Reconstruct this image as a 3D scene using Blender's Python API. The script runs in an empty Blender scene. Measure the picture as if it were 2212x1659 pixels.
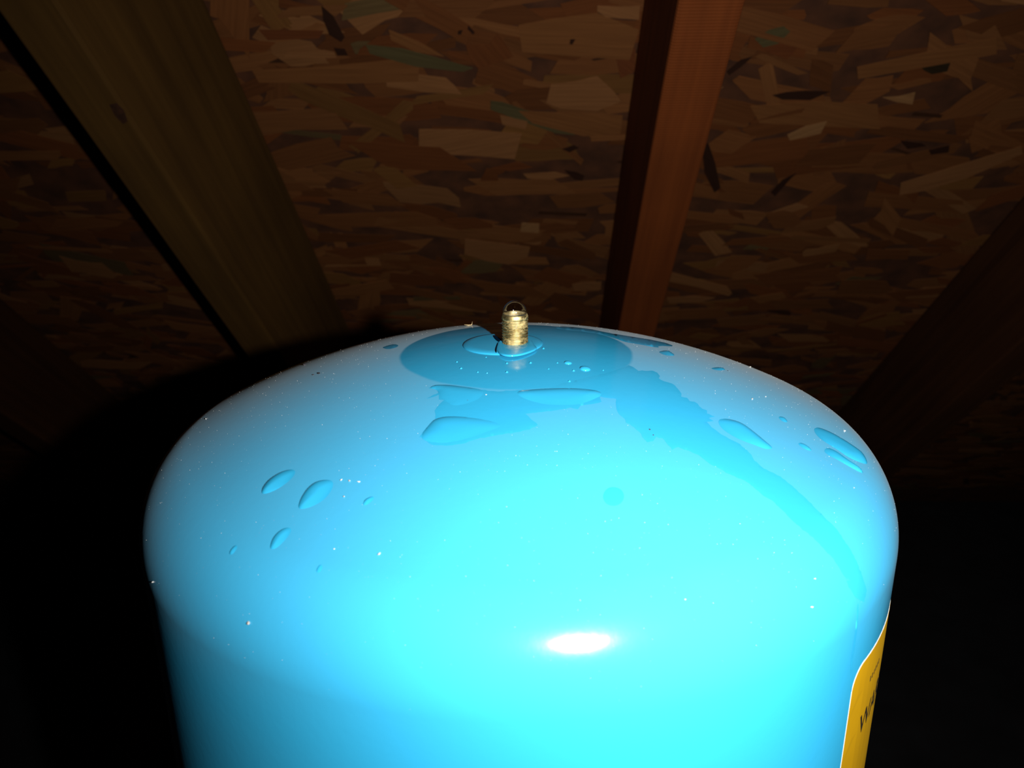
import bpy, bmesh, math, random
from mathutils import Vector, Matrix, noise
from mathutils.geometry import delaunay_2d_cdt

scene = bpy.context.scene
C = scene.collection
rnd = random.Random(11)

# ------------------------------------------------------------------ camera
FPX, CX, CY = 1750.0, 1106.0, 829.5          # focal length and centre in 2212x1659 pixels
PITCH, ROLL = 0.3171, 0.0088
EYE = Vector((0.0, 0.0, 0.80))
_c, _s, _cr, _sr = math.cos(PITCH), math.sin(PITCH), math.cos(ROLL), math.sin(ROLL)
UP0 = Vector((0, _s, _c)); FWD = Vector((0, _c, -_s)); EX = Vector((1, 0, 0))
RIGHT = _cr * EX - _sr * UP0
UP = _sr * EX + _cr * UP0
cam_d = bpy.data.cameras.new('camera'); cam = bpy.data.objects.new('camera', cam_d); C.objects.link(cam)
cam_d.sensor_width = 36.0; cam_d.lens = FPX / 2212 * 36.0
cam_d.dof.use_dof = True; cam_d.dof.focus_distance = 0.23; cam_d.dof.aperture_fstop = 26.0
cam_d.clip_start = 0.01; cam_d.clip_end = 50
m = Matrix((RIGHT, UP, -FWD)).transposed().to_4x4(); m.translation = EYE
cam.matrix_world = m
scene.camera = cam

# ------------------------------------------------------------------ light and exposure
scene.view_settings.view_transform = 'Standard'
scene.view_settings.look = 'None'
scene.view_settings.exposure = 0.0
scene.view_settings.gamma = 1.0
scene.view_settings.use_curve_mapping = False
world = bpy.data.worlds.new('dark_attic'); scene.world = world
world.use_nodes = True
world.node_tree.nodes['Background'].inputs[0].default_value = (0.5, 0.6, 1.0, 1)
world.node_tree.nodes['Background'].inputs[1].default_value = 0.0006
fl = bpy.data.lights.new('flash_lamp', 'SPOT')
fl.energy = 7.5; fl.color = (1.0, 0.98, 0.94)
fl.spot_size = math.radians(112); fl.spot_blend = 1.0; fl.shadow_soft_size = 0.0035
flo = bpy.data.objects.new('flash_lamp', fl); C.objects.link(flo)
flo.location = EYE + Vector((0.054, -0.016, 0.006))
flo.rotation_euler = (FWD + 0.06 * UP + 0.03 * RIGHT).to_track_quat('-Z', 'Y').to_euler()

# ------------------------------------------------------------------ geometry helpers
def ray(px, py):
    return ((px - CX) / FPX * RIGHT - (py - CY) / FPX * UP + FWD).normalized()
def project(P):
    q = P - EYE; w = q.dot(FWD)
    return CX + FPX * q.dot(RIGHT) / w, CY - FPX * q.dot(UP) / w

R = 0.105                                        # tank radius
APEX = EYE + Vector((0.0126, 2.1372, -0.5863)) * R
RC, RK, RDISC = 2.0159 * R, 0.2227 * R, 0.3164 * R   # crown, knuckle, clean disc round the valve
_d = math.sqrt((RC - RK) ** 2 - (R - RK) ** 2)
ANG = math.atan2(R - RK, _d); ZK = _d - RC
def sdf(p):
    q = p - APEX; r = math.hypot(q.x, q.y); z = q.z
    if z <= ZK: return r - R
    a = math.atan2(r, z + RC)
    if a < ANG: return math.hypot(r, z + RC) - RC
    return math.hypot(r - (R - RK), z - ZK) - RK
def tank_normal(p):
    q = p - APEX; r = math.hypot(q.x, q.y); z = q.z
    if z <= ZK: n = Vector((q.x, q.y, 0))
    elif math.atan2(r, z + RC) < ANG: n = Vector((q.x, q.y, z + RC))
    else:
        k = (R - RK) / max(r, 1e-9); n = Vector((q.x - q.x * k, q.y - q.y * k, z - ZK))
    return n.normalized()
def on_tank(px, py):
    d = ray(px, py); t = 0.05; best = (9, 0)
    for i in range(160):
        h = sdf(EYE + d * t)
        if h < best[0]: best = (h, t)
        if h < 1e-7: break
        t += h
        if t > 1: break
    p = EYE + d * best[1]
    return p - tank_normal(p) * sdf(p)
def on_plane(px, py, P0, n):
    d = ray(px, py)
    return EYE + d * ((P0 - EYE).dot(n) / d.dot(n))

def obj(name, me, mat=None, parent=None, smooth=True):
    o = bpy.data.objects.new(name, me); C.objects.link(o)
    if mat is not None and not me.materials: me.materials.append(mat)
    if smooth:
        me.polygons.foreach_set('use_smooth', [True] * len(me.polygons))
    if parent is not None:
        o.parent = parent
        o.matrix_parent_inverse = parent.matrix_world.inverted()
    return o
def mesh(name, verts, faces):
    me = bpy.data.meshes.new(name); me.from_pydata([tuple(v) for v in verts], [], faces); me.update()
    return me
def tag(o, label=None, cat=None, group=None, kind=None):
    if label: o['label'] = label
    if cat: o['category'] = cat
    if group: o['group'] = group
    if kind: o['kind'] = kind
    return o
def lathe(name, prof, n, centre, cap0=False, cap1=False):
    vs, fs = [], []
    for r, z in prof:
        for j in range(n):
            a = 2 * math.pi * j / n
            vs.append((centre.x + r * math.cos(a), centre.y + r * math.sin(a), centre.z + z))
    for i in range(len(prof) - 1):
        for j in range(n):
            k = (j + 1) % n
            fs.append((i * n + j, (i + 1) * n + j, (i + 1) * n + k, i * n + k))
    if cap0: fs.append(tuple(range(n)))
    if cap1: fs.append(tuple(reversed(range((len(prof) - 1) * n, len(prof) * n))))
    return mesh(name, vs, fs)

# ------------------------------------------------------------------ materials
def new_mat(name):
    mt = bpy.data.materials.new(name); mt.use_nodes = True
    nt = mt.node_tree; b = nt.nodes['Principled BSDF']
    return mt, nt, b
def N(nt, t, **kw):
    n = nt.nodes.new(t)
    for k, v in kw.items():
        if k in n.inputs: n.inputs[k].default_value = v
        else: setattr(n, k, v)
    return n
def ramp(nt, stops):
    r = nt.nodes.new('ShaderNodeValToRGB'); e = r.color_ramp.elements
    e[0].position, e[0].color = stops[0][0], (*stops[0][1], 1)
    e[1].position, e[1].color = stops[-1][0], (*stops[-1][1], 1)
    for p, c in stops[1:-1]:
        x = e.new(p); x.color = (*c, 1)
    return r
L = lambda nt, a, b: nt.links.new(a, b)

BLUE = (0.025, 0.33, 0.575)
def paint(name, dusty):
    mt, nt, b = new_mat(name)
    b.inputs['Base Color'].default_value = (*BLUE, 1)
    b.inputs['Roughness'].default_value = 0.16
    b.inputs['IOR'].default_value = 1.5
    tc = N(nt, 'ShaderNodeTexCoord')
    nz = N(nt, 'ShaderNodeTexNoise', Scale=420.0, Detail=2.0)
    L(nt, tc.outputs['Object'], nz.inputs['Vector'])
    bp = N(nt, 'ShaderNodeBump', Strength=0.02, Distance=0.001)
    L(nt, nz.outputs['Fac'], bp.inputs['Height']); L(nt, bp.outputs['Normal'], b.inputs['Normal'])
    if dusty:
        # dust veil: none inside the clean round print of the missing valve cap
        sep = N(nt, 'ShaderNodeSeparateXYZ'); L(nt, tc.outputs['Object'], sep.inputs[0])
        cb = N(nt, 'ShaderNodeCombineXYZ'); L(nt, sep.outputs[0], cb.inputs[0]); L(nt, sep.outputs[1], cb.inputs[1])
        ln = N(nt, 'ShaderNodeVectorMath', operation='LENGTH'); L(nt, cb.outputs[0], ln.inputs[0])
        n2 = N(nt, 'ShaderNodeTexNoise', Scale=90.0, Detail=3.0); L(nt, tc.outputs['Object'], n2.inputs['Vector'])
        ad = N(nt, 'ShaderNodeMath', operation='MULTIPLY_ADD'); L(nt, n2.outputs['Fac'], ad.inputs[0]); ad.inputs[1].default_value = 0.0012
        L(nt, ln.outputs['Value'], ad.inputs[2])
        mr = N(nt, 'ShaderNodeMapRange'); mr.interpolation_type = 'SMOOTHSTEP'
        mr.inputs['From Min'].default_value = RDISC; mr.inputs['From Max'].default_value = RDISC + 0.0012
        L(nt, ad.outputs[0], mr.inputs['Value'])
        # uneven dust
        n3 = N(nt, 'ShaderNodeTexNoise', Scale=26.0, Detail=6.0, Roughness=0.65); L(nt, tc.outputs['Object'], n3.inputs['Vector'])
        m3 = N(nt, 'ShaderNodeMapRange'); m3.inputs['From Min'].default_value = 0.3; m3.inputs['From Max'].default_value = 0.7
        m3.inputs['To Min'].default_value = 0.85; m3.inputs['To Max'].default_value = 1.0
        L(nt, n3.outputs['Fac'], m3.inputs['Value'])
        # dust settles on the dome, hardly on the upright side
        m4 = N(nt, 'ShaderNodeMapRange'); m4.interpolation_type = 'SMOOTHSTEP'
        m4.inputs['From Min'].default_value = -0.055; m4.inputs['From Max'].default_value = -0.012
        m4.inputs['To Min'].default_value = 0.04; L(nt, sep.outputs[2], m4.inputs['Value'])
        mu = N(nt, 'ShaderNodeMath', operation='MULTIPLY'); L(nt, mr.outputs[0], mu.inputs[0]); L(nt, m3.outputs[0], mu.inputs[1])
        mv = N(nt, 'ShaderNodeMath', operation='MULTIPLY'); L(nt, mu.outputs[0], mv.inputs[0]); L(nt, m4.outputs[0], mv.inputs[1])
        sh = N(nt, 'ShaderNodeMath', operation='MULTIPLY'); L(nt, mv.outputs[0], sh.inputs[0]); sh.inputs[1].default_value = 0.105
        L(nt, sh.outputs[0], b.inputs['Sheen Weight'])
        b.inputs['Sheen Roughness'].default_value = 0.5
        b.inputs['Sheen Tint'].default_value = (0.86, 0.85, 0.80, 1)
        rr = N(nt, 'ShaderNodeMapRange'); rr.inputs['To Min'].default_value = 0.10; rr.inputs['To Max'].default_value = 0.20
        L(nt, mv.outputs[0], rr.inputs['Value']); L(nt, rr.outputs[0], b.inputs['Roughness'])
        mx = N(nt, 'ShaderNodeMix', data_type='RGBA')
        mx.inputs[6].default_value = (*BLUE, 1); mx.inputs[7].default_value = (0.34, 0.38, 0.40, 1)
        k = N(nt, 'ShaderNodeMath', operation='MULTIPLY'); L(nt, mv.outputs[0], k.inputs[0]); k.inputs[1].default_value = 0.05
        L(nt, k.outputs[0], mx.inputs[0]); L(nt, mx.outputs[2], b.inputs['Base Color'])
    return mt
M_TANK = paint('dusty_blue_paint', True)
M_WET = paint('wet_blue_paint', False)
M_WET.node_tree.nodes['Principled BSDF'].inputs['Roughness'].default_value = 0.10

def simple(name, col, rough=0.6, metal=0.0, nscale=0, namp=0.3):
    mt, nt, b = new_mat(name)
    b.inputs['Roughness'].default_value = rough; b.inputs['Metallic'].default_value = metal
    b.inputs['Base Color'].default_value = (*col, 1)
    if nscale:
        tc = N(nt, 'ShaderNodeTexCoord'); nz = N(nt, 'ShaderNodeTexNoise', Scale=nscale, Detail=5.0)
        L(nt, tc.outputs['Object'], nz.inputs['Vector'])
        rp = ramp(nt, [(0.3, tuple(x * (1 - namp) for x in col)), (0.7, tuple(min(1, x * (1 + namp)) for x in col))])
        L(nt, nz.outputs['Fac'], rp.inputs[0]); L(nt, rp.outputs[0], b.inputs['Base Color'])
        bp = N(nt, 'ShaderNodeBump', Strength=0.2, Distance=0.0005)
        L(nt, nz.outputs['Fac'], bp.inputs['Height']); L(nt, bp.outputs[0], b.inputs['Normal'])
    return mt
M_BRASS, _nt, _b = new_mat('worn_brass')
_tc = N(_nt, 'ShaderNodeTexCoord')
_n1 = N(_nt, 'ShaderNodeTexNoise', Scale=700.0, Detail=6.0, Roughness=0.7); L(_nt, _tc.outputs['Object'], _n1.inputs['Vector'])
_r1 = ramp(_nt, [(0.35, (0.30, 0.22, 0.085)), (0.65, (0.58, 0.45, 0.20))]); L(_nt, _n1.outputs['Fac'], _r1.inputs[0]); L(_nt, _r1.outputs[0], _b.inputs['Base Color'])
_mp = N(_nt, 'ShaderNodeMapping'); _mp.inputs['Scale'].default_value = (160, 160, 330); L(_nt, _tc.outputs['Object'], _mp.inputs['Vector'])
_n2 = N(_nt, 'ShaderNodeTexNoise', Scale=1.0, Detail=7.0, Roughness=0.75); L(_nt, _mp.outputs[0], _n2.inputs['Vector'])
_m2 = N(_nt, 'ShaderNodeMapRange'); _m2.inputs['From Min'].default_value = 0.46; _m2.inputs['From Max'].default_value = 0.60
_m2.inputs['To Min'].default_value = 1.0; _m2.inputs['To Max'].default_value = 0.15
L(_nt, _n2.outputs['Fac'], _m2.inputs['Value']); L(_nt, _m2.outputs[0], _b.inputs['Metallic'])
_mr = N(_nt, 'ShaderNodeMapRange'); _mr.inputs['To Min'].default_value = 0.36; _mr.inputs['To Max'].default_value = 0.55
L(_nt, _n1.outputs['Fac'], _mr.inputs['Value']); L(_nt, _mr.outputs[0], _b.inputs['Roughness'])
M_CORE = simple('brass_core', (0.75, 0.56, 0.22), 0.25, 1.0)
M_YELLOW = simple('yellow_label', (0.40, 0.215, 0.001), 0.6, 0.0, 60, 0.06)
M_YELLOW.node_tree.nodes['Principled BSDF'].inputs['Specular IOR Level'].default_value = 0.2
M_WHITE = simple('white_paper', (0.72, 0.70, 0.66), 0.6)
M_INK = simple('black_ink', (0.012, 0.008, 0.004), 0.5)
M_DUST = simple('dust_grain', (0.55, 0.53, 0.50), 0.8)
M_GRIT = simple('dark_grit', (0.03, 0.025, 0.03), 0.8)
M_STRAW = simple('straw', (0.55, 0.40, 0.20), 0.7)
M_CRACK_SHADE = simple('crack_shade', (0.002, 0.010, 0.025), 0.9)  # shade inside the torn slots, put into a near-black colour
M_CRACK_SHADE.node_tree.nodes['Principled BSDF'].inputs['Specular IOR Level'].default_value = 0.0
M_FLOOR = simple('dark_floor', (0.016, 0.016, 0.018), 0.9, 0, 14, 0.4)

def bubble_mat():
    mt = bpy.data.materials.new('bubble_film'); mt.use_nodes = True; nt = mt.node_tree
    nt.nodes.remove(nt.nodes['Principled BSDF']); out = nt.nodes['Material Output']
    lw = N(nt, 'ShaderNodeLayerWeight', Blend=0.5); pw = N(nt, 'ShaderNodeMath', operation='POWER'); pw.inputs[1].default_value = 4.0
    L(nt, lw.outputs['Facing'], pw.inputs[0])
    fr = N(nt, 'ShaderNodeMath', operation='MULTIPLY_ADD'); fr.inputs[1].default_value = 0.55; fr.inputs[2].default_value = 0.11; L(nt, pw.outputs[0], fr.inputs[0]); tr = N(nt, 'ShaderNodeBsdfTransparent'); gl = N(nt, 'ShaderNodeBsdfGlossy', Roughness=0.06)
    tr.inputs[0].default_value = (0.84, 0.86, 0.92, 1)
    mx = N(nt, 'ShaderNodeMixShader'); L(nt, fr.outputs[0], mx.inputs[0]); L(nt, tr.outputs[0], mx.inputs[1]); L(nt, gl.outputs[0], mx.inputs[2])
    L(nt, mx.outputs[0], out.inputs[0])
    return mt
M_BUBBLE = bubble_mat()

def wood(name, dark, light, saw=0.0):
    mt, nt, b = new_mat(name)
    b.inputs['Roughness'].default_value = 0.75; b.inputs['Specular IOR Level'].default_value = 0.25
    tc = N(nt, 'ShaderNodeTexCoord'); mp = N(nt, 'ShaderNodeMapping'); mp.inputs['Scale'].default_value = (90, 3.0, 90)
    L(nt, tc.outputs['Object'], mp.inputs['Vector'])
    nz = N(nt, 'ShaderNodeTexNoise', Scale=1.0, Detail=6.0, Roughness=0.6, Distortion=0.4); L(nt, mp.outputs[0], nz.inputs['Vector'])
    rp = ramp(nt, [(0.3, dark), (0.72, light)]); L(nt, nz.outputs['Fac'], rp.inputs[0])
    n2 = N(nt, 'ShaderNodeTexNoise', Scale=9.0, Detail=3.0); L(nt, tc.outputs['Object'], n2.inputs['Vector'])
    mx = N(nt, 'ShaderNodeMix', data_type='RGBA', blend_type='MULTIPLY'); mx.inputs[0].default_value = 0.5
    r2 = ramp(nt, [(0.3, (0.6, 0.6, 0.6)), (0.7, (1, 1, 1))]); L(nt, n2.outputs['Fac'], r2.inputs[0])
    L(nt, rp.outputs[0], mx.inputs[6]); L(nt, r2.outputs[0], mx.inputs[7]); L(nt, mx.outputs[2], b.inputs['Base Color'])
    bp = N(nt, 'ShaderNodeBump', Strength=0.4, Distance=0.0008)
    h = nz.outputs['Fac']
    if saw:
        wv = N(nt, 'ShaderNodeTexWave', Scale=140.0, Distortion=1.0); wv.bands_direction = 'Y'
        wv.inputs['Detail Scale'].default_value = 3.0
        L(nt, tc.outputs['Object'], wv.inputs['Vector'])
        ad = N(nt, 'ShaderNodeMath', operation='MULTIPLY_ADD'); L(nt, wv.outputs['Fac'], ad.inputs[0]); ad.inputs[1].default_value = saw; L(nt, h, ad.inputs[2]); h = ad.outputs[0]
    L(nt, h, bp.inputs['Height']); L(nt, bp.outputs[0], b.inputs['Normal'])
    return mt
M_RAFT_RED = wood('reddish_lumber', (0.135, 0.029, 0.0035), (0.215, 0.049, 0.007), 0.35)
M_RAFT_TAN = wood('yellowish_lumber', (0.080, 0.036, 0.006), (0.135, 0.064, 0.012))
M_RAFT_BRN = wood('brown_lumber', (0.05, 0.015, 0.004), (0.09, 0.030, 0.008))
M_KNOT = simple('wood_knot', (0.045, 0.014, 0.004), 0.7, 0, 300, 0.4)

def osb_mat():
    mt, nt, b = new_mat('strand_wood')
    b.inputs['Roughness'].default_value = 0.7; b.inputs['Specular IOR Level'].default_value = 0.3
    at = N(nt, 'ShaderNodeAttribute'); at.attribute_name = 'tint'
    hs = N(nt, 'ShaderNodeMix', data_type='RGBA', blend_type='MULTIPLY'); hs.inputs[0].default_value = 1; hs.inputs[7].default_value = (0.96, 0.82, 0.62, 1)
    L(nt, at.outputs['Color'], hs.inputs[6])
    uv = N(nt, 'ShaderNodeUVMap'); uv.uv_map = 'strand'
    mp = N(nt, 'ShaderNodeMapping'); mp.inputs['Scale'].default_value = (18, 420, 1); L(nt, uv.outputs[0], mp.inputs['Vector'])
    nz = N(nt, 'ShaderNodeTexNoise', Scale=1.0, Detail=4.0); L(nt, mp.outputs[0], nz.inputs['Vector'])
    rp = ramp(nt, [(0.3, (0.82, 0.79, 0.75)), (0.7, (1.1, 1.1, 1.1))]); L(nt, nz.outputs['Fac'], rp.inputs[0])
    tc = N(nt, 'ShaderNodeTexCoord')
    mx = N(nt, 'ShaderNodeMix', data_type='RGBA', blend_type='MULTIPLY'); mx.inputs[0].default_value = 1
    L(nt, hs.outputs[2], mx.inputs[6]); L(nt, rp.outputs[0], mx.inputs[7])
    L(nt, mx.outputs[2], b.inputs['Base Color'])
    bp = N(nt, 'ShaderNodeBump', Strength=0.25, Distance=0.0004); L(nt, nz.outputs['Fac'], bp.inputs['Height']); L(nt, bp.outputs[0], b.inputs['Normal'])
    return mt
M_OSB = osb_mat()
M_DECK = simple('resin_board', (0.085, 0.026, 0.007), 0.8, 0, 40, 0.4)

# ------------------------------------------------------------------ floor
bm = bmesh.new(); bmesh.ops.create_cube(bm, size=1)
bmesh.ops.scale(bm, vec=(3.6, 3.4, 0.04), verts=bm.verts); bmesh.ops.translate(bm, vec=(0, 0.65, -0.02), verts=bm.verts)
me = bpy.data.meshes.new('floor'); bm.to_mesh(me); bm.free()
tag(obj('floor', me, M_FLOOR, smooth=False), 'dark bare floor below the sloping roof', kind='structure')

# ------------------------------------------------------------------ sloping roof deck and rafters
DIR = ray(1165, 1643)                            # down the slope
LAT = DIR.cross(Vector((0, 0, 1))).normalized(); NUP = LAT.cross(DIR).normalized()
H_ROOF, H_EDGE = 0.525, 0.391                    # eye to deck and to the rafters' lower edges, square to the slope
def roof_matrix(h):
    mm = Matrix((LAT, DIR, NUP)).transposed().to_4x4(); mm.translation = EYE + NUP * h
    return mm
T_EAVE = (EYE.z + H_ROOF * NUP.z) / -DIR.z - 0.005
deck = bmesh.new(); bmesh.ops.create_cube(deck, size=1)
T0 = -0.75
bmesh.ops.scale(deck, vec=(3.4, T_EAVE - T0, 0.012), verts=deck.verts)
bmesh.ops.translate(deck, vec=(0.0, (T0 + T_EAVE) / 2, 0.006), verts=deck.verts)
me = bpy.data.meshes.new('ceiling'); deck.to_mesh(me); deck.free()
ceil = obj('ceiling', me, M_DECK, smooth=False); ceil.matrix_world = roof_matrix(H_ROOF)
tag(ceil, 'sloping roof deck of brown strand board behind the tank', kind='structure')

PAL = [((0.19, 0.076, 0.027), 34), ((0.15, 0.055, 0.018), 26), ((0.22, 0.095, 0.036), 22), ((0.27, 0.130, 0.056), 8),
       ((0.17, 0.058, 0.018), 24), ((0.13, 0.090, 0.042), 4), ((0.055, 0.022, 0.009), 5), ((0.20, 0.095, 0.030), 12)]
PW = [p[1] for p in PAL]
def strand_mesh(pts, ang, z, thick, col, tilt=0.0):
    """pts: outline in deck coordinates (lateral, down slope); returns verts, faces, uvs"""
    n = len(pts); cx_ = sum(p[0] for p in pts) / n; cy_ = sum(p[1] for p in pts) / n
    ca, sa = math.cos(ang), math.sin(ang)
    vs, uv = [], []
    for lift in (z, z + thick):
        for (a, b_) in pts:
            u = (a - cx_) * ca + (b_ - cy_) * sa; v = -(a - cx_) * sa + (b_ - cy_) * ca
            vs.append((a, b_, lift + tilt * v)); uv.append((u + cx_ * 7.3, v + cy_ * 5.1))
    fs = [tuple(range(n))[::-1]] if False else [tuple(range(n))]
    fs += [(i, (i + 1) % n, n + (i + 1) % n, n + i) for i in range(n)]
    return vs, fs, uv
def finish_strand(name, vs, fs, uv, cols):
    me = mesh(name, vs, fs)
    l = me.uv_layers.new(name='strand')
    for lp in me.loops: l.data[lp.index].uv = uv[lp.vertex_index]
    at = me.color_attributes.new('tint', 'FLOAT_COLOR', 'POINT')
    for i in range(len(vs)): at.data[i].color = (*cols[i], 1)
    me.materials.append(M_OSB)
    return me
strands = []
def add_strand(pts, ang, z, col, score_boost=0.0, tilt=0.0):
    strands.append((pts, ang, z, col, score_boost, tilt))
def deck_xy(px, py):
    p = on_plane(px, py, EYE + NUP * H_ROOF, NUP) - (EYE + NUP * H_ROOF)
    return p.dot(LAT), p.dot(DIR)
# strands that stand out, read from the board
GRN, LGT, TAN, DRK, RED, PAL2 = (0.105, 0.092, 0.046), (0.28, 0.135, 0.060), (0.225, 0.098, 0.036), (0.035, 0.013, 0.007), (0.16, 0.052, 0.018), (0.33, 0.185, 0.09)
special = [
    (GRN, [(1060, 214), (1085, 217), (1170, 245), (1252, 274), (1240, 288), (1200, 284), (1120, 255), (1060, 233)]),
    (LGT, [(905, 275), (1010, 276), (1127, 285), (1112, 340), (1030, 333), (960, 330), (905, 322)]),
    (TAN, [(1120, 50), (1200, 35), (1290, 24), (1380, 60), (1360, 125), (1250, 118), (1128, 108)]),
    (LGT, [(1290, 8), (1340, 10), (1382, 8), (1380, 38), (1310, 33), (1290, 20)]),
    (LGT, [(1190, 178), (1240, 172), (1290, 160), (1325, 192), (1342, 215), (1290, 235), (1210, 230), (1180, 218)]),
    (TAN, [(1120, 235), (1230, 240), (1345, 245), (1340, 285), (1260, 290), (1150, 262)]),
    (LGT, [(1005, 513), (1070, 520), (1145, 530), (1140, 550), (1100, 568), (1050, 560), (1003, 545)]),
    (PAL2, [(1127, 478), (1165, 480), (1164, 500), (1124, 497)]),
    (LGT, [(1080, 245), (1140, 258), (1135, 275), (1085, 265)]),
    (TAN, [(545, 148), (700, 140), (880, 122), (905, 140), (904, 172), (760, 176), (560, 174)]),
    (GRN, [(790, 92), (870, 100), (960, 125), (1022, 143), (1000, 151), (900, 140), (800, 112)]),
    (TAN, [(840, 60), (905, 85), (960, 118), (900, 108), (845, 82)]),
    (LGT, [(620, 108), (700, 104), (722, 108), (728, 120), (640, 122), (615, 118)]),
    (DRK, [(695, 8), (720, 30), (745, 76), (738, 86), (712, 70), (700, 40)]),
    (DRK, [(722, 100), (745, 102), (752, 116), (730, 116)]),
    (DRK, [(1668, 202), (1700, 195), (1740, 192), (1792, 194), (1750, 212), (1690, 211)]),
    ((0.03, 0.02, 0.008), [(1985, 136), (2010, 125), (2052, 131), (2045, 150), (2012, 156), (1995, 148)]),
    (GRN, [(1630, 80), (1660, 60), (1692, 52), (1706, 64), (1680, 90), (1650, 100)]),
    (DRK, [(1515, 312), (1530, 306), (1545, 350), (1556, 402), (1543, 412), (1522, 370)]),
    (PAL2, [(1700, 287), (1740, 268), (1786, 257), (1772, 284), (1740, 292), (1705, 299)]),
    (PAL2, [(1905, 206), (1940, 204), (1976, 195), (1970, 221), (1935, 216)]),
    (DRK, [(1665, 412), (1690, 385), (1720, 370), (1704, 386), (1674, 420)]),
    (LGT, [(1650, 460), (1690, 446), (1722, 435), (1746, 443), (1700, 458), (1660, 465)]),
    (DRK, [(1214, 318), (1240, 310), (1250, 316), (1230, 325)]),
    (DRK, [(1220, 364), (1245, 368), (1262, 376), (1258, 387), (1240, 383)]),
    (DRK, [(1236, 270), (1248, 243), (1254, 246), (1244, 276)]),
    (LGT, [(1235, 610), (1266, 607), (1299, 605), (1298, 622), (1240, 626)]),
    (TAN, [(1850, 140), (2000, 108), (2150, 76), (2152, 112), (2000, 140), (1852, 166)]),
    (LGT, [(1945, 392), (2080, 350), (2205, 312), (2208, 328), (2090, 380), (2000, 408), (1942, 418)]),
    (TAN, [(1620, 225), (1760, 215), (1895, 222), (1900, 275), (1760, 268), (1640, 262)]),
    (DRK, [(1945, 300), (1990, 306), (2000, 312), (1960, 318)]),
    (DRK, [(2005, 320), (2050, 310), (2048, 325), (2010, 330)]),
    (DRK, [(990, 62), (1000, 60), (996, 70), (989, 70)]),
    (DRK, [(1012, 50), (1026, 66), (1022, 70), (1010, 58)]),
    (DRK, [(1232, 80), (1243, 80), (1236, 92), (1230, 90)]),
    (RED, [(1060, 360), (1120, 345), (1150, 358), (1100, 366)]),
    (LGT, [(1130, 372), (1200, 368), (1230, 376), (1190, 384), (1140, 382)]),
    (TAN, [(1620, 640), (1690, 628), (1700, 640), (1640, 652)]),
    (LGT, [(1440, 640), (1500, 636), (1545, 640), (1510, 650), (1445, 652)]),
    (RED, [(1640, 100), (1700, 85), (1720, 100), (1700, 125)]),
    (DRK, [(1570, 150), (1600, 125), (1625, 118), (1600, 140), (1575, 158)]),
    (RED, [(560, 60), (700, 62), (690, 78), (580, 82)]),
    (RED, [(1330, 120), (1372, 100), (1372, 150), (1340, 165)]),
]
for k, (col, pp) in enumerate(special):
    P = [deck_xy(*p) for p in pp]
    dx = max(P, key=lambda q: q[0]); dn = min(P, key=lambda q: q[0])
    add_strand(P, math.atan2(dx[1] - dn[1], dx[0] - dn[0]), -0.0022 - 0.00005 * (k % 7), col, 10.0)
for k in range(5200):
    a = rnd.uniform(-1.25, 1.25); b_ = rnd.uniform(-0.05, T_EAVE - 0.1)
    ln = rnd.uniform(0.022, 0.105) * (0.6 if rnd.random() < 0.35 else 1); wd = rnd.uniform(0.005, 0.034)
    th = rnd.gauss(0.06, 0.26) if rnd.random() < 0.88 else rnd.uniform(-1.4, 1.4)
    nn = rnd.choice((3, 3, 4)); out = []
    sk = rnd.uniform(-0.4, 0.4) * wd * 1.6
    for i in range(nn): out.append((-ln / 2 + ln * i / (nn - 1) , -wd / 2 * rnd.uniform(0.7, 1.1)))
    if rnd.random() < 0.5: out.append((ln / 2 + rnd.uniform(-0.3, 0.5) * wd, rnd.uniform(-0.3, 0.3) * wd))
    for i in range(nn): out.append((ln / 2 - ln * i / (nn - 1), wd / 2 * rnd.uniform(0.7, 1.1)))
    if rnd.random() < 0.5: out.append((-ln / 2 - rnd.uniform(-0.3, 0.5) * wd, rnd.uniform(-0.3, 0.3) * wd))
    out = [(u + sk * v / max(wd, 1e-6) * 2, v) for u, v in out]
    ca, sa = math.cos(th), math.sin(th)
    out = [(a + u * ca - v * sa, b_ + u * sa + v * ca) for u, v in out]
    base = rnd.choices(PAL, PW)[0][0]; q = rnd.uniform(0.82, 1.14)
    if base[0] < 0.1 : out = [((x - a) * 0.55 + a, (y - b_) * 0.4 + b_) for x, y in out]
    add_strand(out, th, -rnd.uniform(0.0003, 0.0021), tuple(c * q for c in base), 0.0, rnd.uniform(-0.03, 0.03))
def strand_score(s):
    pts, ang, z, col, boost, tilt = s
    cx_ = sum(p[0] for p in pts) / len(pts); cy_ = sum(p[1] for p in pts) / len(pts)
    px, py = project(EYE + NUP * H_ROOF + LAT * cx_ + DIR * cy_)
    if not (0 < px < 2212 and 0 < py < 690): return -1
    sl = (px - 1165) / (1643 - py)
    if -0.80 < sl < -0.43 or 0.12 < sl < 0.29 or sl > 0.83: return -1
    q = [project(EYE + NUP * H_ROOF + LAT * p[0] + DIR * p[1]) for p in pts]
    ar = abs(sum(q[i][0] * q[(i + 1) % len(q)][1] - q[(i + 1) % len(q)][0] * q[i][1] for i in range(len(q)))) / 2
    return ar * (0.35 + (-z) / 0.0021) + boost * 1e4
order = sorted(range(len(strands)), key=lambda i: -strand_score(strands[i]))
solo = set(order[:290])
VS, FS, UV, CO = [], [], [], []
for i, s in enumerate(strands):
    pts, ang, z, col, boost, tilt = s
    if i in solo and boost == 0: z -= 0.0002
    vs, fs, uv = strand_mesh(pts, ang, z, 0.0005, col, tilt)
    if i in solo:
        o = obj('wood_strand', finish_strand('wood_strand', vs, fs, uv, [col] * len(vs)), smooth=False)
        o.parent = ceil
    else:
        off = len(VS); VS += vs; UV += uv; CO += [col] * len(vs); FS += [tuple(x + off for x in f) for f in fs]
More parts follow.
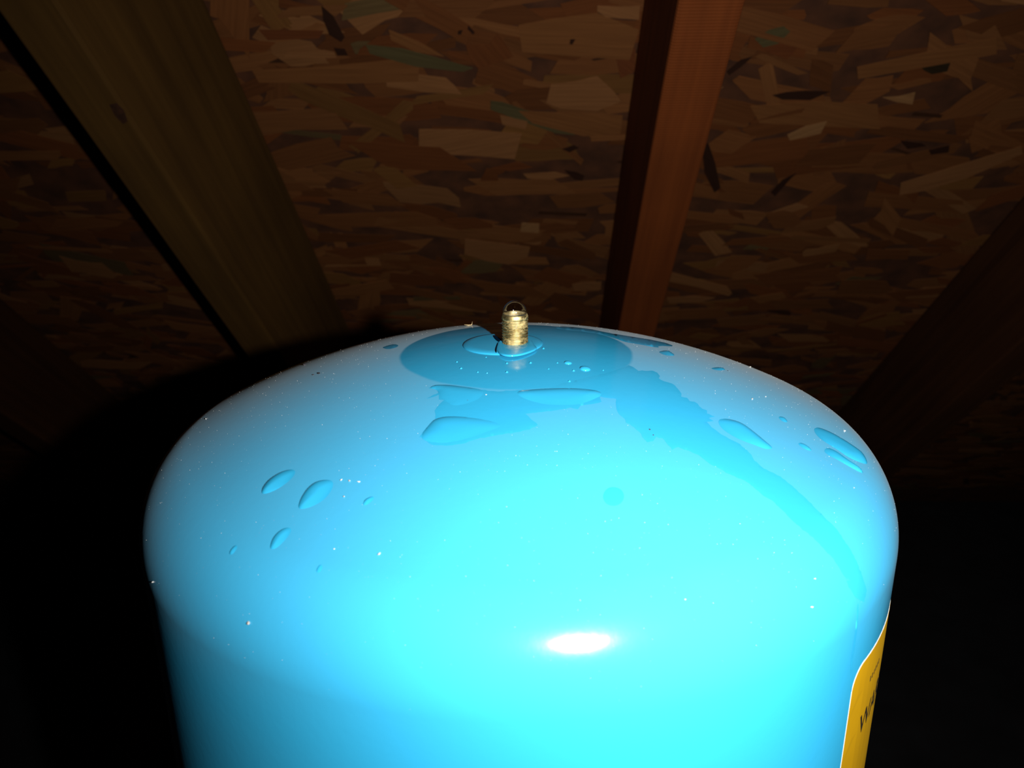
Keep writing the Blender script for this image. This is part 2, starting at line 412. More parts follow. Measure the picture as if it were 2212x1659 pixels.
o = obj('strand_layer', finish_strand('strand_layer', VS, FS, UV, CO), smooth=False); o.parent = ceil; o['kind'] = 'stuff'

def rafter(l0, l1, mat, label, l0t=None, l1t=None, t0=-0.7):
    """a board on edge under the deck: l0..l1 across, from the deck down to H_EDGE"""
    l0t = l0 if l0t is None else l0t; l1t = l1 if l1t is None else l1t
    t1 = (EYE.z + H_EDGE * NUP.z) / -DIR.z - 0.01
    zt, zb = H_ROOF - 0.0026 - H_EDGE, 0.0
    c0 = (l0 + l1) / 2
    bm = bmesh.new()
    ys = [t0 + (t1 - t0) * i / 24 for i in range(25)]
    rings = []
    for y in ys:
        w = 0.0006 * noise.noise(Vector((y * 4, l0 * 9, 0)))
        rings.append([bm.verts.new((l0 - c0 + w, y, zb)), bm.verts.new((l1 - c0 + w, y, zb + 0.0004 * noise.noise(Vector((y * 6, 3, l0))))),
                      bm.verts.new((l1t - c0, y, zt)), bm.verts.new((l0t - c0, y, zt))])
    for a_, b_ in zip(rings, rings[1:]):
        for i in range(4): bm.faces.new((a_[i], a_[(i + 1) % 4], b_[(i + 1) % 4], b_[i]))
    bm.faces.new(rings[0][::-1]); bm.faces.new(rings[-1])
    bmesh.ops.recalc_face_normals(bm, faces=bm.faces)
    ed = [e for e in bm.edges if abs((e.verts[0].co - e.verts[1].co).normalized().y) > 0.9]
    bmesh.ops.bevel(bm, geom=ed, offset=0.0022, segments=2, affect='EDGES', profile=0.5)
    me = bpy.data.meshes.new('rafter'); bm.to_mesh(me); bm.free()
    o = obj('rafter', me, mat, smooth=False)
    mm = roof_matrix(H_EDGE); mm.translation = mm.translation + LAT * c0; o.matrix_world = mm
    tag(o, label, 'rafter', 'rafters under the roof deck')
    return o
bpy.context.view_layer.update()
r_left = rafter(-0.317, -0.279, M_RAFT_TAN, 'yellow-brown wooden rafter with a dark knot in its narrow lower edge', -0.295, -0.257)
rafter(0.0777, 0.1157, M_RAFT_RED, 'reddish rough-sawn wooden rafter rising behind the brass valve')
rafter(0.484, 0.522, M_RAFT_BRN, 'dark brown wooden rafter on the yellow-label side of the tank')
rafter(-0.725, -0.687, M_RAFT_BRN, 'dim brown wooden rafter beyond the one with the knot')
bpy.context.view_layer.update()
# knot and scuffs on the near edge of the knotty rafter
def edge_xy(px, py):
    p = on_plane(px, py, EYE + NUP * H_EDGE, NUP) - (EYE + NUP * H_EDGE)
    return p.dot(LAT), p.dot(DIR)
def edge_blob(name, pts, mat):
    P = [edge_xy(*p) for p in pts]; n = len(P)
    cx_ = sum(p[0] for p in P) / n; cy_ = sum(p[1] for p in P) / n
    vs = [EYE + NUP * (H_EDGE - 0.0006) + LAT * cx_ + DIR * cy_] + [EYE + NUP * (H_EDGE - 0.0001) + LAT * a + DIR * b_ for a, b_ in P]
    me = mesh(name, vs, [(0, 1 + i, 1 + (i + 1) % n) for i in range(n)])
    return obj(name, me, mat, r_left)
edge_blob('knot', [(236, 226), (252, 222), (268, 238), (276, 262), (266, 268), (248, 250)], M_KNOT)['label'] = 'dark oval knot'

# ------------------------------------------------------------------ the tank
tank = bpy.data.objects.new('pressure_tank', None); C.objects.link(tank)
tank.location = (APEX.x, APEX.y, 0.0); tank.empty_display_size = 0.05
tag(tank, 'blue painted steel pressure tank with domed top and brass air valve', 'tank')
bpy.context.view_layer.update()
prof = []
na = 70
for i in range(na + 1):
    a = ANG * i / na; prof.append((max(RC * math.sin(a), 1e-5), RC * math.cos(a) - RC))
for i in range(1, 41):
    a = ANG + (math.pi / 2 - ANG) * i / 40; prof.append((R - RK + RK * math.sin(a), ZK + RK * math.cos(a)))
zb = -APEX.z
for i in range(1, 31): prof.append((R, ZK + (zb + 0.075 - ZK) * i / 30))
for i in range(1, 13):
    a = math.pi / 2 * i / 12; prof.append((R - RK + RK * math.cos(a), zb + 0.075 - RK * math.sin(a)))
me = lathe('body', prof, 256, Vector((0, 0, 0)))
body = obj('body', me, M_TANK); body.location = APEX; body.parent = tank
body.matrix_parent_inverse = tank.matrix_world.inverted()
me = lathe('base_ring', [(0.086, 0.068), (0.090, 0.062), (0.094, 0.004), (0.098, 0.0), (0.095, 0.0), (0.0915, 0.005), (0.0875, 0.060), (0.083, 0.068)], 96, Vector((APEX.x, APEX.y, 0)))
obj('base_ring', me, M_WET, tank)

# surface patches: outline in picture pixels, laid on the tank's own surface
def resample(pts, step, jag=0.0):
    out = []
    for i in range(len(pts)):
        a, b_ = pts[i], pts[(i + 1) % len(pts)]
        n = max(1, int(math.dist(a, b_) / step))
        for k in range(n):
            t = k / n; x, y = a[0] + (b_[0] - a[0]) * t, a[1] + (b_[1] - a[1]) * t
            if jag:
                x += rnd.uniform(-jag, jag); y += rnd.uniform(-jag, jag) * 0.7
            out.append((x, y))
    return out
def smooth_loop(pts, it=2):
    for _ in range(it):
        q = []
        for i in range(len(pts)):
            a, b_ = pts[i], pts[(i + 1) % len(pts)]
            q += [(a[0] * .75 + b_[0] * .25, a[1] * .75 + b_[1] * .25), (a[0] * .25 + b_[0] * .75, a[1] * .25 + b_[1] * .75)]
        pts = q
    return pts
def inside(p, poly):
    x, y = p; c = False; j = len(poly) - 1
    for i in range(len(poly)):
        if (poly[i][1] > y) != (poly[j][1] > y) and x < (poly[j][0] - poly[i][0]) * (y - poly[i][1]) / (poly[j][1] - poly[i][1]) + poly[i][0]: c = not c
        j = i
    return c
def seg_dist(p, a, b):
    ab = b - a; t = max(0, min(1, (p - a).dot(ab) / max(ab.length_squared, 1e-14)))
    return (p - a - ab * t).length
def patch(name, pts, H, W, mat, step=5.0, rows=None, p=0.5, lean=False):
    """lens of water on the tank: H highest point, W width of the rounded margin (metres)"""
    rows = rows or step
    xs = [q[0] for q in pts]; ys = [q[1] for q in pts]
    grid = []
    y = min(ys) + rows / 2; odd = 0
    while y < max(ys):
        x = min(xs) + (step / 2 if odd else step)
        while x < max(xs):
            if inside((x, y), pts): grid.append((x, y))
            x += step
        y += rows; odd ^= 1
    co = [Vector(q) for q in pts + grid]
    n = len(pts)
    v2, _, f2, ov, _, _ = delaunay_2d_cdt(co, [], [list(range(n))], 1, 1e-6)
    rim = [on_tank(*q) for q in pts]
    if lean:                                     # thick at its upper margin, thinning out downhill
        mx_, my_ = sum(xs) / n, sum(ys) / n
        gx, gy = 1200 - mx_, 1450 - my_; gl = math.hypot(gx, gy); gx /= gl; gy /= gl
        pr_ = [x * gx + y * gy for x, y in pts]; s0, s1 = min(pr_), max(pr_)
    out = []
    for i, v in enumerate(v2):
        P = on_tank(v[0], v[1]); nn = tank_normal(P)
        d = min(seg_dist(P, rim[k], rim[(k + 1) % n]) for k in range(n))
        t = min(1.0, d / W)
        h = H * (1 - (1 - t) ** 2) ** p
        if lean:
            h *= 1.35 * max(0.0, 1 - ((v[0] * gx + v[1] * gy - s0) / (s1 - s0))) ** 0.9
        out.append(P + nn * (h + 0.000018))
    me = mesh(name, out, [tuple(f) for f in f2])
    bm = bmesh.new(); bm.from_mesh(me); bmesh.ops.recalc_face_normals(bm, faces=bm.faces)
    bm.normal_update()
    if sum(f.normal.dot(tank_normal(f.calc_center_median())) for f in bm.faces) < 0: bmesh.ops.reverse_faces(bm, faces=bm.faces)
    bm.to_mesh(me); bm.free()
    return me
wet_zones = []
def water(name, pts, H, W, label, group=None, step=4.0, rows=None, smooth=2, jag=0.0, cat='water', p=0.5):
    q = smooth_loop(pts, smooth) if smooth else resample(pts, 6, jag)
    wet_zones.append(q)
    o = obj(name, patch(name, q, H, W, M_WET, step, rows, p, H > 0.0001), M_WET)
    return tag(o, label, cat, group)

run = [(1359, 789), (1367, 793), (1379, 801), (1393, 801), (1411, 801), (1419, 805), (1427, 812), (1422, 817), (1435, 823), (1451, 828), (1463, 838), (1471, 850), (1471, 857), (1483, 860), (1489, 866), (1501, 868), (1511, 877), (1517, 883), (1526, 887), (1527, 893), (1544, 900), (1531, 903), (1541, 909), (1527, 912), (1537, 923), (1556, 937), (1574, 947), (1598, 959), (1618, 977), (1630, 995), (1650, 1012), (1685, 1029), (1712, 1050), (1739, 1075), (1780, 1116), (1807, 1143), (1828, 1173), (1847, 1207), (1862, 1240), (1872, 1275), (1866, 1300), (1850, 1292), (1834, 1268), (1823, 1243), (1801, 1208), (1766, 1170), (1739, 1148), (1712, 1124), (1674, 1086), (1644, 1067), (1612, 1040), (1568, 1021), (1529, 999), (1509, 983), (1485, 973), (1465, 966), (1453, 971), (1443, 961), (1431, 947), (1417, 944), (1411, 953), (1399, 955), (1391, 949), (1381, 933), (1365, 919), (1353, 913), (1350, 905), (1338, 895), (1331, 883), (1331, 862), (1295, 857), (1300, 868), (1282, 873), (1254, 877), (1248, 884), (1233, 881), (1209, 885), (1164, 891), (1136, 894), (1148, 906), (1162, 918), (1144, 928), (1103, 936), (1073, 940), (1032, 948), (1002, 958), (971, 963), (935, 961), (922, 954), (918, 946), (906, 944), (912, 936), (928, 918), (941, 904), (939, 887), (949, 873), (959, 865), (947, 863), (949, 853), (922, 861), (935, 854), (950, 847), (949, 841), (926, 838), (939, 832), (967, 832), (991, 835), (1042, 842), (1075, 846), (1113, 843), (1185, 839), (1215, 828), (1260, 818), (1310, 806)]
water('water_run', run, 0.00003, 0.0015, 'wide ragged sheet of water running from the valve disc down the tank', step=9, rows=6, smooth=0, jag=1.2)

streaks = [
    ('water_streak', [(926, 838), (939, 831), (967, 831), (991, 834), (1042, 841), (1048, 850), (1036, 866), (1012, 876), (978, 879), (966, 870), (948, 853), (945, 842)], 0.0007, 0.0030, 'forked water streak at the edge of the ragged sheet just below the valve disc'),
    ('water_streak', [(1113, 845), (1150, 841), (1190, 839), (1240, 838), (1292, 843), (1303, 852), (1283, 864), (1250, 876), (1205, 880), (1160, 872), (1122, 858)], 0.0008, 0.0038, 'long flat water streak along the top of the ragged sheet'),
    ('water_streak', [(906, 944), (926, 918), (941, 903), (975, 898), (1030, 903), (1085, 914), (1090, 926), (1032, 945), (972, 959), (925, 956)], 0.0008, 0.0045, 'broad water streak ending in a point at the bottom of the ragged sheet'),
    ('water_streak', [(1550, 907), (1565, 904), (1586, 907), (1606, 915), (1630, 933), (1654, 953), (1672, 969), (1655, 971), (1634, 963), (1598, 950), (1574, 937), (1556, 923)], 0.0008, 0.0030, 'leaf-shaped water streak beside the sheet where it narrows'),
]
for nm, pts, H, W, lb in streaks: water(nm, pts, H * 0.62, W, lb, 'thick water streaks on the tank top', step=5, rows=4, p=0.8)
drops = [
    ([(564, 1058), (576, 1040), (597, 1024), (617, 1015), (638, 1014), (637, 1027), (617, 1046), (590, 1062), (566, 1069)], 0.00095, 0.0022, 'larger-tailed water drop, highest of the cluster away from the label'),
    ([(643, 1096), (649, 1076), (665, 1052), (687, 1037), (719, 1036), (720, 1054), (703, 1078), (676, 1094), (651, 1101)], 0.00095, 0.0026, 'broadest water drop of the cluster away from the label'),
    ([(582, 1187), (586, 1167), (599, 1149), (617, 1139), (630, 1141), (627, 1154), (610, 1173), (595, 1186)], 0.00065, 0.0018, 'middling crescent water drop low in the cluster away from the label'),
    ([(494, 1198), (498, 1186), (510, 1176), (514, 1182), (503, 1198)], 0.0004, 0.0009, 'small crescent water drop, outermost of the cluster away from the label'),
    ([(783, 1090), (788, 1078), (805, 1071), (809, 1077), (799, 1087), (789, 1092)], 0.0004, 0.0010, 'small crescent water drop, nearest the ragged sheet in its cluster'),
    ([(682, 1236), (686, 1224), (694, 1218), (698, 1226), (690, 1238)], 0.00025, 0.0008, 'faint small water drop, lowest of the cluster away from the label'),
    ([(1301, 1073), (1309, 1056), (1325, 1051), (1343, 1057), (1350, 1074), (1340, 1090), (1323, 1094), (1308, 1088)], 0.0001, 0.0012, 'lone flat round water spot on the bare dome below the sheet'),
    ([(1757, 927), (1766, 922), (1791, 931), (1823, 950), (1850, 969), (1868, 985), (1876, 1004), (1860, 1000), (1834, 989), (1807, 970), (1780, 954), (1763, 940)], 0.0011, 0.0026, 'long thick water drop near the rim above the label, upper of the pair'),
    ([(1779, 973), (1788, 966), (1807, 974), (1831, 993), (1856, 1010), (1868, 1025), (1845, 1014), (1807, 992), (1785, 981)], 0.0008, 0.0015, 'long thin water drop near the rim above the label, lower of the pair'),
    ([(1723, 958), (1730, 956), (1742, 961), (1756, 974), (1744, 973), (1731, 966)], 0.0004, 0.0008, 'small slanting water drop beside the long pair'),
    ([(1680, 901), (1688, 899), (1699, 905), (1702, 913), (1690, 911)], 0.0004, 0.0008, 'small water drop upslope of the long pair'),
    ([(1421, 760), (1435, 757), (1447, 759), (1460, 768), (1446, 769), (1432, 766)], 0.0006, 0.0014, 'lens-shaped water drop near the streaky smear behind the disc'),
    ([(1533, 796), (1548, 793), (1560, 794), (1569, 799), (1552, 801)], 0.0005, 0.0012, 'narrow water drop near the rim between the smear and the leaf-shaped streak'),
]
for pts, H, W, lb in drops: water('water_drop', pts, H * 0.72, W * 1.5, lb, 'water drops on the dusty dome', step=2.6, rows=2, cat='water drop', p=0.8)
water('water_smear', [(1200, 704), (1268, 709), (1313, 719), (1345, 724), (1426, 737), (1462, 749), (1421, 747), (1424, 752), (1381, 744), (1349, 739), (1327, 730), (1274, 717), (1200, 711)], 0.00008, 0.0015, 'streaky wiped smear of water behind the valve disc', step=9, rows=3, smooth=1)
water('water_smear', [(824, 751), (838, 746), (852, 743), (862, 746), (856, 751), (838, 755)], 0.00006, 0.0015, 'faint small wet smudge on the dusty dome beside the clean disc', step=6, rows=3, smooth=1)
water('water_trickle', [(1852, 1304), (1855, 1304), (1853, 1350), (1846, 1400), (1841, 1430), (1841, 1495), (1837, 1495), (1837, 1430), (1842, 1400), (1849, 1350)], 0.00003, 0.0003, 'thin faint trickle of water running down to the yellow label', step=3, rows=10, smooth=1)

# ------------------------------------------------------------------ valve on the apex
def ellipse(cx_, cy_, a, b_, n=36, skew=0):
    return [(cx_ + a * math.cos(2 * math.pi * i / n), cy_ + b_ * math.sin(2 * math.pi * i / n)) for i in range(n)]
bc = on_tank(1086, 741); BR, BH, BW = 0.0116, 0.0006, 0.0024
bprof = [1 - (1 - i / 24) ** 1.6 for i in range(25)]
vs, fs = [bc + Vector((0, 0, BH))], []
NB = 120
for t in bprof[1:]:
    r = BR * t
    for j in range(NB):
        a = 2 * math.pi * j / NB
        P = bc + Vector((r * math.cos(a), r * math.sin(a), 0)); P -= tank_normal(P) * sdf(P)
        u = min(1.0, (BR - r) / BW)
        vs.append(P + tank_normal(P) * (BH * math.sqrt(max(0, 1 - (1 - u) ** 2)) + 0.00001))
for j in range(NB): fs.append((0, 1 + j, 1 + (j + 1) % NB))
for i in range(23):
    for j in range(NB):
        k = (j + 1) % NB; fs.append((1 + i * NB + j, 1 + (i + 1) * NB + j, 1 + (i + 1) * NB + k, 1 + i * NB + k))
boss = obj('valve_boss', mesh('valve_boss', vs, fs), M_WET, tank)
V = APEX + Vector((-0.00035, 0, 0))
SR = 0.0038
Z0, Z1 = 0.0001, 0.0090
pitch_t = 0.00078; nseg = 72; per = 10
vs, fs = [], []
rows_t = int((Z1 - Z0 - 0.0012) / pitch_t * per)
for i in range(rows_t + 1):
    for j in range(nseg):
        a = 2 * math.pi * j / nseg
        z = Z0 + pitch_t * i / per
        ph = (i / per - j / nseg) % 1.0
        d = abs(ph - 0.5) * 2
        wear = 0.00005 * noise.noise(Vector((math.cos(a) * 4, math.sin(a) * 4, z * 2500)))
        env = min(1, (rows_t - i) / 6)
        r = SR - 0.00032 * (1 - d) * env + wear
        vs.append((V.x + r * math.cos(a), V.y + r * math.sin(a), V.z + z))
for i in range(rows_t):
    for j in range(nseg):
        k = (j + 1) % nseg; fs.append((i * nseg + j, i * nseg + k, (i + 1) * nseg + k, (i + 1) * nseg + j))
top = [(SR - 0.00005, Z1 - 0.0007), (SR - 0.00025, Z1 - 0.0002), (SR - 0.00038, Z1), (0.00320, Z1), (0.00308, Z1 - 0.0002), (0.00300, Z1 - 0.0032), (0.0012, Z1 - 0.0034), (0.0011, Z1 - 0.0034)]
base_i = rows_t * nseg
for r, z in top:
    b0 = len(vs)
    for j in range(nseg):
        a = 2 * math.pi * j / nseg; vs.append((V.x + r * math.cos(a), V.y + r * math.sin(a), V.z + z))
    for j in range(nseg):
        k = (j + 1) % nseg; fs.append((base_i + j, base_i + k, b0 + k, b0 + j))
    base_i = b0
stem = obj('valve_stem', mesh('valve_stem', vs, fs), M_BRASS, tank); stem['label'] = 'threaded brass valve stem'
core = obj('valve_core', lathe('valve_core', [(1e-5, Z1 - 0.0012), (0.0005, Z1 - 0.0012), (0.0006, Z1 - 0.0014), (0.0006, Z1 - 0.0026), (0.0014, Z1 - 0.0028), (0.0015, Z1 - 0.0036)], 32, V), M_CORE, stem)
# torn painted collar round the foot of the stem
zc = 0.00045
collar_px = [(1151, 737), (1157, 746), (1158, 754), (1132, 764), (1106, 768), (1086, 766), (1075, 759), (1071, 749), (1074, 740), (1084, 733)]
oc = [on_plane(x, y, APEX + Vector((0, 0, zc)), Vector((0, 0, 1))) for x, y in collar_px]
vs, fs = [], []
cols = []
NSUB = 5
fine = []
for i in range(len(oc) - 1):
    for k in range(NSUB):
        p0 = oc[max(i - 1, 0)]; p1 = oc[i]; p2 = oc[i + 1]; p3 = oc[min(i + 2, len(oc) - 1)]; t = k / NSUB
        fine.append(0.5 * ((2 * p1) + (p2 - p0) * t + (2 * p0 - 5 * p1 + 4 * p2 - p3) * t * t + (3 * p1 - p0 - 3 * p2 + p3) * t ** 3))
fine.append(oc[-1])
NR = 10
for P in fine:
    q = P - V; a = math.atan2(q.y, q.x); rr = math.hypot(q.x, q.y)
    for k in range(NR + 1):
        t = k / NR
        r = 0.00365 + (rr - 0.00365) * t
        z = zc + 0.00012 * (1 - t) + 0.00030 * math.sin(math.pi * t) ** 0.8 - 0.0001 * t
        vs.append((V.x + r * math.cos(a), V.y + r * math.sin(a), V.z + z))
    r = rr - 0.0002
    vs.append((V.x + r * math.cos(a), V.y + r * math.sin(a), V.z + zc - 0.0004))
st = NR + 2
for i in range(len(fine) - 1):
    for k in range(st - 1):
        fs.append((i * st + k, i * st + k + 1, (i + 1) * st + k + 1, (i + 1) * st + k))
me = mesh('valve_collar', vs, fs)
bm = bmesh.new(); bm.from_mesh(me); bmesh.ops.recalc_face_normals(bm, faces=bm.faces); bm.to_mesh(me); bm.free()
obj('valve_collar', me, M_WET, tank)['label'] = 'torn blue painted collar'
def crack(pts):  # thin dark plate painted as the shade in a slot of the paint
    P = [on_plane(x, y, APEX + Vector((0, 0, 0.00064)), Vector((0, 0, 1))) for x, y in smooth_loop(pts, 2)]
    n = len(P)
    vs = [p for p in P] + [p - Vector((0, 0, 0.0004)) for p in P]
    return mesh('paint_crack_shade', vs, [tuple(range(n))] + [(i, (i + 1) % n, n + (i + 1) % n, n + i) for i in range(n)])
obj('paint_crack_shade', crack([(1065, 724), (1070, 724), (1078, 730), (1087, 734), (1087, 739), (1076, 738), (1069, 732)]), M_CRACK_SHADE, tank, smooth=False)
obj('paint_crack_shade', crack([(1075, 739), (1072, 747), (1070, 754), (1071, 759), (1073, 759), (1073, 750), (1077, 741)]), M_CRACK_SHADE, tank, smooth=False)

# bubble on the valve tip
pr = [(0.00350 * math.cos(a) if i < 24 else 1e-5, 0.0036 * math.sin(a)) for i, a in enumerate([math.pi / 2 * k / 24 for k in range(25)])]
me = lathe('bubble', [(0.00342, -0.00015)] + pr, 64, V + Vector((0, 0, Z1 + 0.0001)))
tag(obj('bubble', me, M_BUBBLE), 'clear round bubble domed over the open tip of the brass valve', 'bubble')

# beads of water in the clean disc
beads = [(1227, 784, 0.00105, 'domed water bead in the clean disc, smaller of two by the sheet'), (1264, 797, 0.00145, 'domed water bead in the clean disc, larger of two by the sheet')]
tiny = [(987, 782), (996, 796), (1032, 804), (1052, 806), (1050, 772), (1095, 785), (1095, 804), (1146, 784), (1204, 784), (1230, 824), (1239, 801), (1303, 800), (1174, 753), (1185, 797)]
bead_me = None
def bead_mesh():
    bm = bmesh.new(); bmesh.ops.create_uvsphere(bm, u_segments=20, v_segments=12, radius=1)
    bmesh.ops.delete(bm, geom=[v for v in bm.verts if v.co.z < -0.25], context='VERTS')
    me = bpy.data.meshes.new('water_bead'); bm.to_mesh(me); bm.free(); return me
BM = bead_mesh(); BM.materials.append(M_WET)
def bead(px, py, r, label, group, flat=0.6):
    P = on_tank(px, py); o = obj('water_bead', BM)
    o.matrix_world = Matrix.Translation(P) @ tank_normal(P).to_track_quat('Z', 'Y').to_matrix().to_4x4() @ Matrix.Diagonal((r, r, r * flat, 1))
    return tag(o, label, 'water drop', group)
for x, y, r, lb in beads: bead(x, y, r, lb, 'domed beads in the clean disc', 0.45)
for x, y in tiny: bead(x, y, rnd.uniform(0.00022, 0.00036), 'tiny pinhead water bead in the clean disc round the valve', 'pinhead beads in the clean disc', 0.9)

# ------------------------------------------------------------------ yellow label
def cyl(phi, z, r):
    return Vector((APEX.x + r * math.cos(phi), APEX.y + r * math.sin(phi), APEX.z + z))
PH0, PH1, ZT, ZB = math.radians(-45.6), math.radians(40), -0.0548, -0.200
def rounded(ph0, ph1, zt, zb, rc, n=8):
    """outline in (arc length, z), counter-clockwise"""
    a0, a1 = ph0 * R, ph1 * R; out = []
    for cx_, cz_, s0 in ((a1 - rc, zt - rc, 0), (a0 + rc, zt - rc, 1), (a0 + rc, zb + rc, 2), (a1 - rc, zb + rc, 3)):
        for k in range(n + 1):
            t = math.pi / 2 * (s0 + k / n); out.append((cx_ + rc * math.cos(t), cz_ + rc * math.sin(t)))
    return out
def wrap(name, outline, lift, thick, mat, parent, step=0.004):
    pts = []
    for i in range(len(outline)):
        a, b_ = outline[i], outline[(i + 1) % len(outline)]; n = max(1, int(math.dist(a, b_) / step))
        pts += [(a[0] + (b_[0] - a[0]) * k / n, a[1] + (b_[1] - a[1]) * k / n) for k in range(n)]
    grid = []
    x0, x1 = min(p[0] for p in pts), max(p[0] for p in pts); y0, y1 = min(p[1] for p in pts), max(p[1] for p in pts)
    x = x0 + step
    while x < x1 - step / 2:
        y = y0 + step
        while y < y1 - step / 2:
            if inside((x, y), pts): grid.append((x, y))
            y += step * 3
        x += step
    v2, _, f2, _, _, _ = delaunay_2d_cdt([Vector(p) for p in pts + grid], [], [list(range(len(pts)))], 1, 1e-7)
    vs = [cyl(v[0] / R, v[1], R + lift + thick) for v in v2]; fs = [tuple(f) for f in f2]
    n = len(pts); o_ = len(vs)
    vs += [cyl(p[0] / R, p[1], R + lift - 0.00002) for p in pts]
    fs += [(i, (i + 1) % n, o_ + (i + 1) % n, o_ + i) for i in range(n)]
    me = mesh(name, vs, fs)
    bm = bmesh.new(); bm.from_mesh(me); bmesh.ops.recalc_face_normals(bm, faces=bm.faces)
    bm.to_mesh(me); bm.free()
    return obj(name, me, mat, parent, smooth=False)
label = wrap('label', rounded(PH0, PH1, ZT, ZB, 0.0055), 0.0, 0.00006, M_WHITE, tank)
label['label'] = 'yellow sticker with a thin white border'
e = 0.00034
wrap('label_print', rounded(PH0 + e * 0.2 / R, PH1 - e / R, ZT - e, ZB + e, 0.0052), 0.00006, 0.00003, M_YELLOW, label)
def lettering(body_txt, phi, z, size, sx=1.0, shear=0.0):
    cu = bpy.data.curves.new('lettering', 'FONT'); cu.body = body_txt; cu.size = size; cu.shear = shear; cu.resolution_u = 3
    cu.offset = size * 0.012
    t = bpy.data.objects.new('lettering_source', cu); C.objects.link(t)
    dg = bpy.context.evaluated_depsgraph_get(); me0 = bpy.data.meshes.new_from_object(t.evaluated_get(dg))
    bpy.data.objects.remove(t); bpy.data.curves.remove(cu)
    bm = bmesh.new(); bm.from_mesh(me0); bpy.data.meshes.remove(me0)
    bmesh.ops.triangulate(bm, faces=bm.faces)
    for _ in range(2):
        lng = [ed for ed in bm.edges if ed.calc_length() > 0.004]
        if lng: bmesh.ops.subdivide_edges(bm, edges=lng, cuts=1); bmesh.ops.triangulate(bm, faces=bm.faces)
    for v in bm.verts:
        v.co = cyl(phi + v.co.x * sx / R, z + v.co.y, R + 0.00013)
    me = bpy.data.meshes.new('lettering'); bm.to_mesh(me); bm.free()
    return obj('lettering', me, M_INK, label, smooth=False)
lettering('WARNING', math.radians(-40.6), -0.0785, 0.0085)
for k in range(6):                               # small print too slanted to read: plain ticks
    a0 = math.radians(-38.6) * R + 0.0016 * k
    wrap('print_tick', [(a0 + 0.0006, -0.0636), (a0, -0.0636), (a0, -0.0650), (a0 + 0.0006, -0.0650)], 0.00010, 0.00002, M_INK, label)

# ------------------------------------------------------------------ dust, lint and splinter
def grain_mesh(name, seed, mat):
    r_ = random.Random(seed); bm = bmesh.new(); bmesh.ops.create_icosphere(bm, subdivisions=1, radius=1)
    for v in bm.verts: v.co *= r_.uniform(0.6, 1.25)
    me = bpy.data.meshes.new(name); bm.to_mesh(me); bm.free(); me.materials.append(mat); return me
def speck(name, me, px, py, r, label, cat, group):
    P = on_tank(px, py); o = obj(name, me, smooth=False)
    o.matrix_world = Matrix.Translation(P + tank_normal(P) * r * 0.3) @ Matrix.Rotation(rnd.uniform(0, 6), 4, 'Z') @ Matrix.Diagonal((r * rnd.uniform(0.8, 1.6), r, r * 0.6, 1))
    return tag(o, label, cat, group)
G1, G2 = grain_mesh('dust_speck', 3, M_DUST), grain_mesh('grit_speck', 5, M_GRIT)
for x, y, r in [(538, 1345, 0.00042), (737, 1037, 0.00026), (755, 1039, 0.00032), (775, 1041, 0.00024), (743, 1073, 0.00026), (819, 1197, 0.0003), (331, 1257, 0.0003), (1753, 1311, 0.00026), (1760, 1250, 0.0002), (722, 1186, 0.0002), (1480, 1295, 0.0002), (1625, 862, 0.0003), (1654, 857, 0.0002), (1824, 931, 0.0003), (1845, 1054, 0.0002), (1050, 853, 0.0002), (1620, 793, 0.0003), (445, 905, 0.0003)]:
    speck('dust_speck', G1, x, y, r, 'pale speck of dust on the blue tank dome', 'dust speck', 'pale specks on the dome')
for x, y, r in [(1403, 928, 0.00022), (1411, 940, 0.0002), (689, 807, 0.0004), (992, 852, 0.00018), (1010, 865, 0.00018), (677, 810, 0.0003), (659, 788, 0.0005), (1572, 801, 0.0002)]:
    speck('grit_speck', G2, x, y, r, 'dark speck of grit on the blue tank dome', 'grit speck', 'dark specks on the dome')
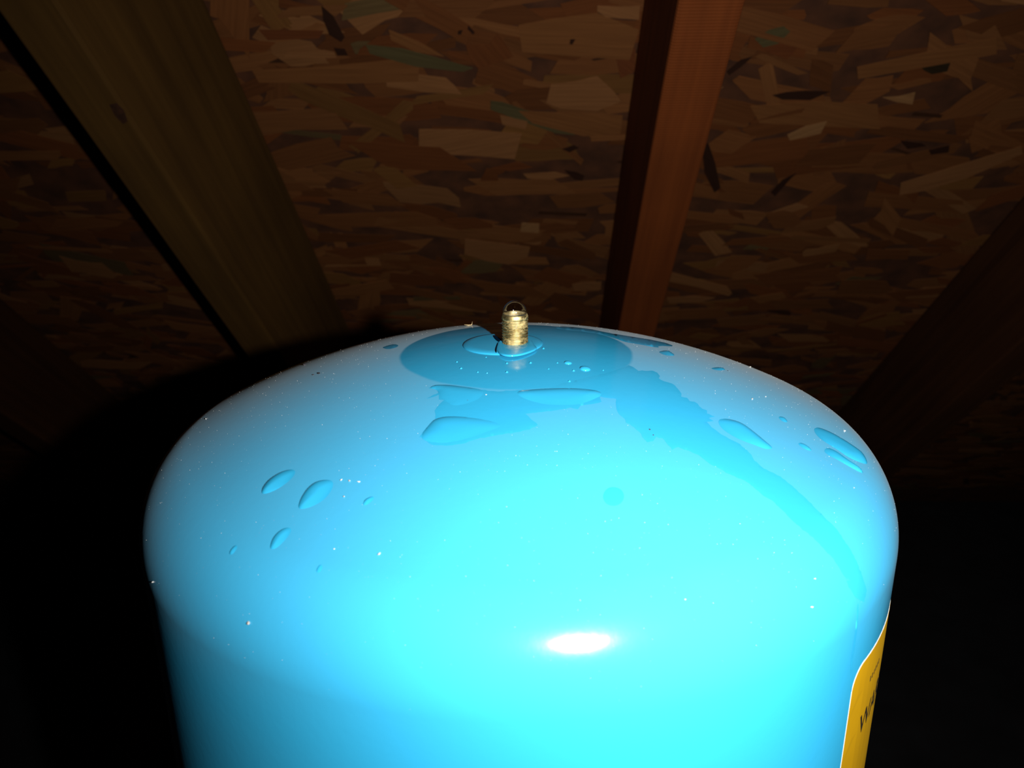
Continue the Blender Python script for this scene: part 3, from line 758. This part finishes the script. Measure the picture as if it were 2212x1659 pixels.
# fine dust too plentiful to count: one object of small grains
gv, gf = [], []
oct_v = [(1, 0, 0), (-1, 0, 0), (0, 1, 0), (0, -1, 0), (0, 0, 1), (0, 0, -1)]
oct_f = [(0, 2, 4), (2, 1, 4), (1, 3, 4), (3, 0, 4), (2, 0, 5), (1, 2, 5), (3, 1, 5), (0, 3, 5)]
boxes = [(min(p[0] for p in z), min(p[1] for p in z), max(p[0] for p in z), max(p[1] for p in z), z) for z in wet_zones]
for k in range(2200):
    a = rnd.uniform(0, 2 * math.pi); rr = math.sqrt(rnd.uniform((RDISC / R) ** 2 * 1.1, 1.0)) * R
    if rr < R - RK: z = math.sqrt(max(RC * RC - rr * rr, 0)) - RC if rr < RC * math.sin(ANG) else ZK + math.sqrt(RK * RK - (rr - R + RK) ** 2) if rr > R - RK else math.sqrt(RC * RC - rr * rr) - RC
    else: z = ZK + math.sqrt(max(RK * RK - (rr - R + RK) ** 2, 0))
    P = APEX + Vector((rr * math.cos(a), rr * math.sin(a), z)); P -= tank_normal(P) * sdf(P)
    px, py = project(P)
    if any(b_[0] < px < b_[2] and b_[1] < py < b_[3] and inside((px, py), b_[4]) for b_ in boxes): continue
    s_ = 0.000025 + 0.00006 * rnd.random() ** 3; off = len(gv)
    for v in oct_v: gv.append((P.x + v[0] * s_ * rnd.uniform(0.7, 1.5), P.y + v[1] * s_ * rnd.uniform(0.7, 1.5), P.z + (v[2] + 0.3) * s_))
    gf += [tuple(i + off for i in f) for f in oct_f]
tag(obj('fine_dust', mesh('fine_dust', gv, gf), M_DUST, tank, smooth=False), 'fine pale dust grains strewn over the blue dome', kind='stuff')
# splinter on the far rim
def tube(pts, r, n=6):
    vs, fs = [], []
    for i, p in enumerate(pts):
        t = (pts[min(i + 1, len(pts) - 1)] - pts[max(i - 1, 0)]).normalized(); u = t.orthogonal().normalized(); w = t.cross(u)
        rr = r * (0.35 if i in (0, len(pts) - 1) else 1)
        for j in range(n): vs.append(p + rr * (math.cos(2 * math.pi * j / n) * u + math.sin(2 * math.pi * j / n) * w))
    for i in range(len(pts) - 1):
        for j in range(n): fs.append((i * n + j, i * n + (j + 1) % n, (i + 1) * n + (j + 1) % n, (i + 1) * n + j))
    fs.append(tuple(range(n))[::-1]); fs.append(tuple(range((len(pts) - 1) * n, len(pts) * n)))
    return vs, fs
B = on_tank(1020, 703); X_, Z_ = Vector((1, 0, 0)), Vector((0, 0, 1))
v1, f1 = tube([B + X_ * -0.0026 + Z_ * 0.0003, B + X_ * -0.0012 + Z_ * 0.0001, B + Z_ * 0.00022], 0.00016)
v2_, f2_ = tube([B + X_ * -0.0012 + Z_ * 0.0001, B + X_ * -0.0001 + Z_ * 0.0003, B + X_ * 0.0001 + Z_ * 0.0013], 0.00014)
me = mesh('straw_splinter', v1 + v2_, f1 + [tuple(i + len(v1) for i in f) for f in f2_])
tag(obj('straw_splinter', me, M_STRAW), 'tiny forked straw splinter on the far rim of the tank top', 'splinter')
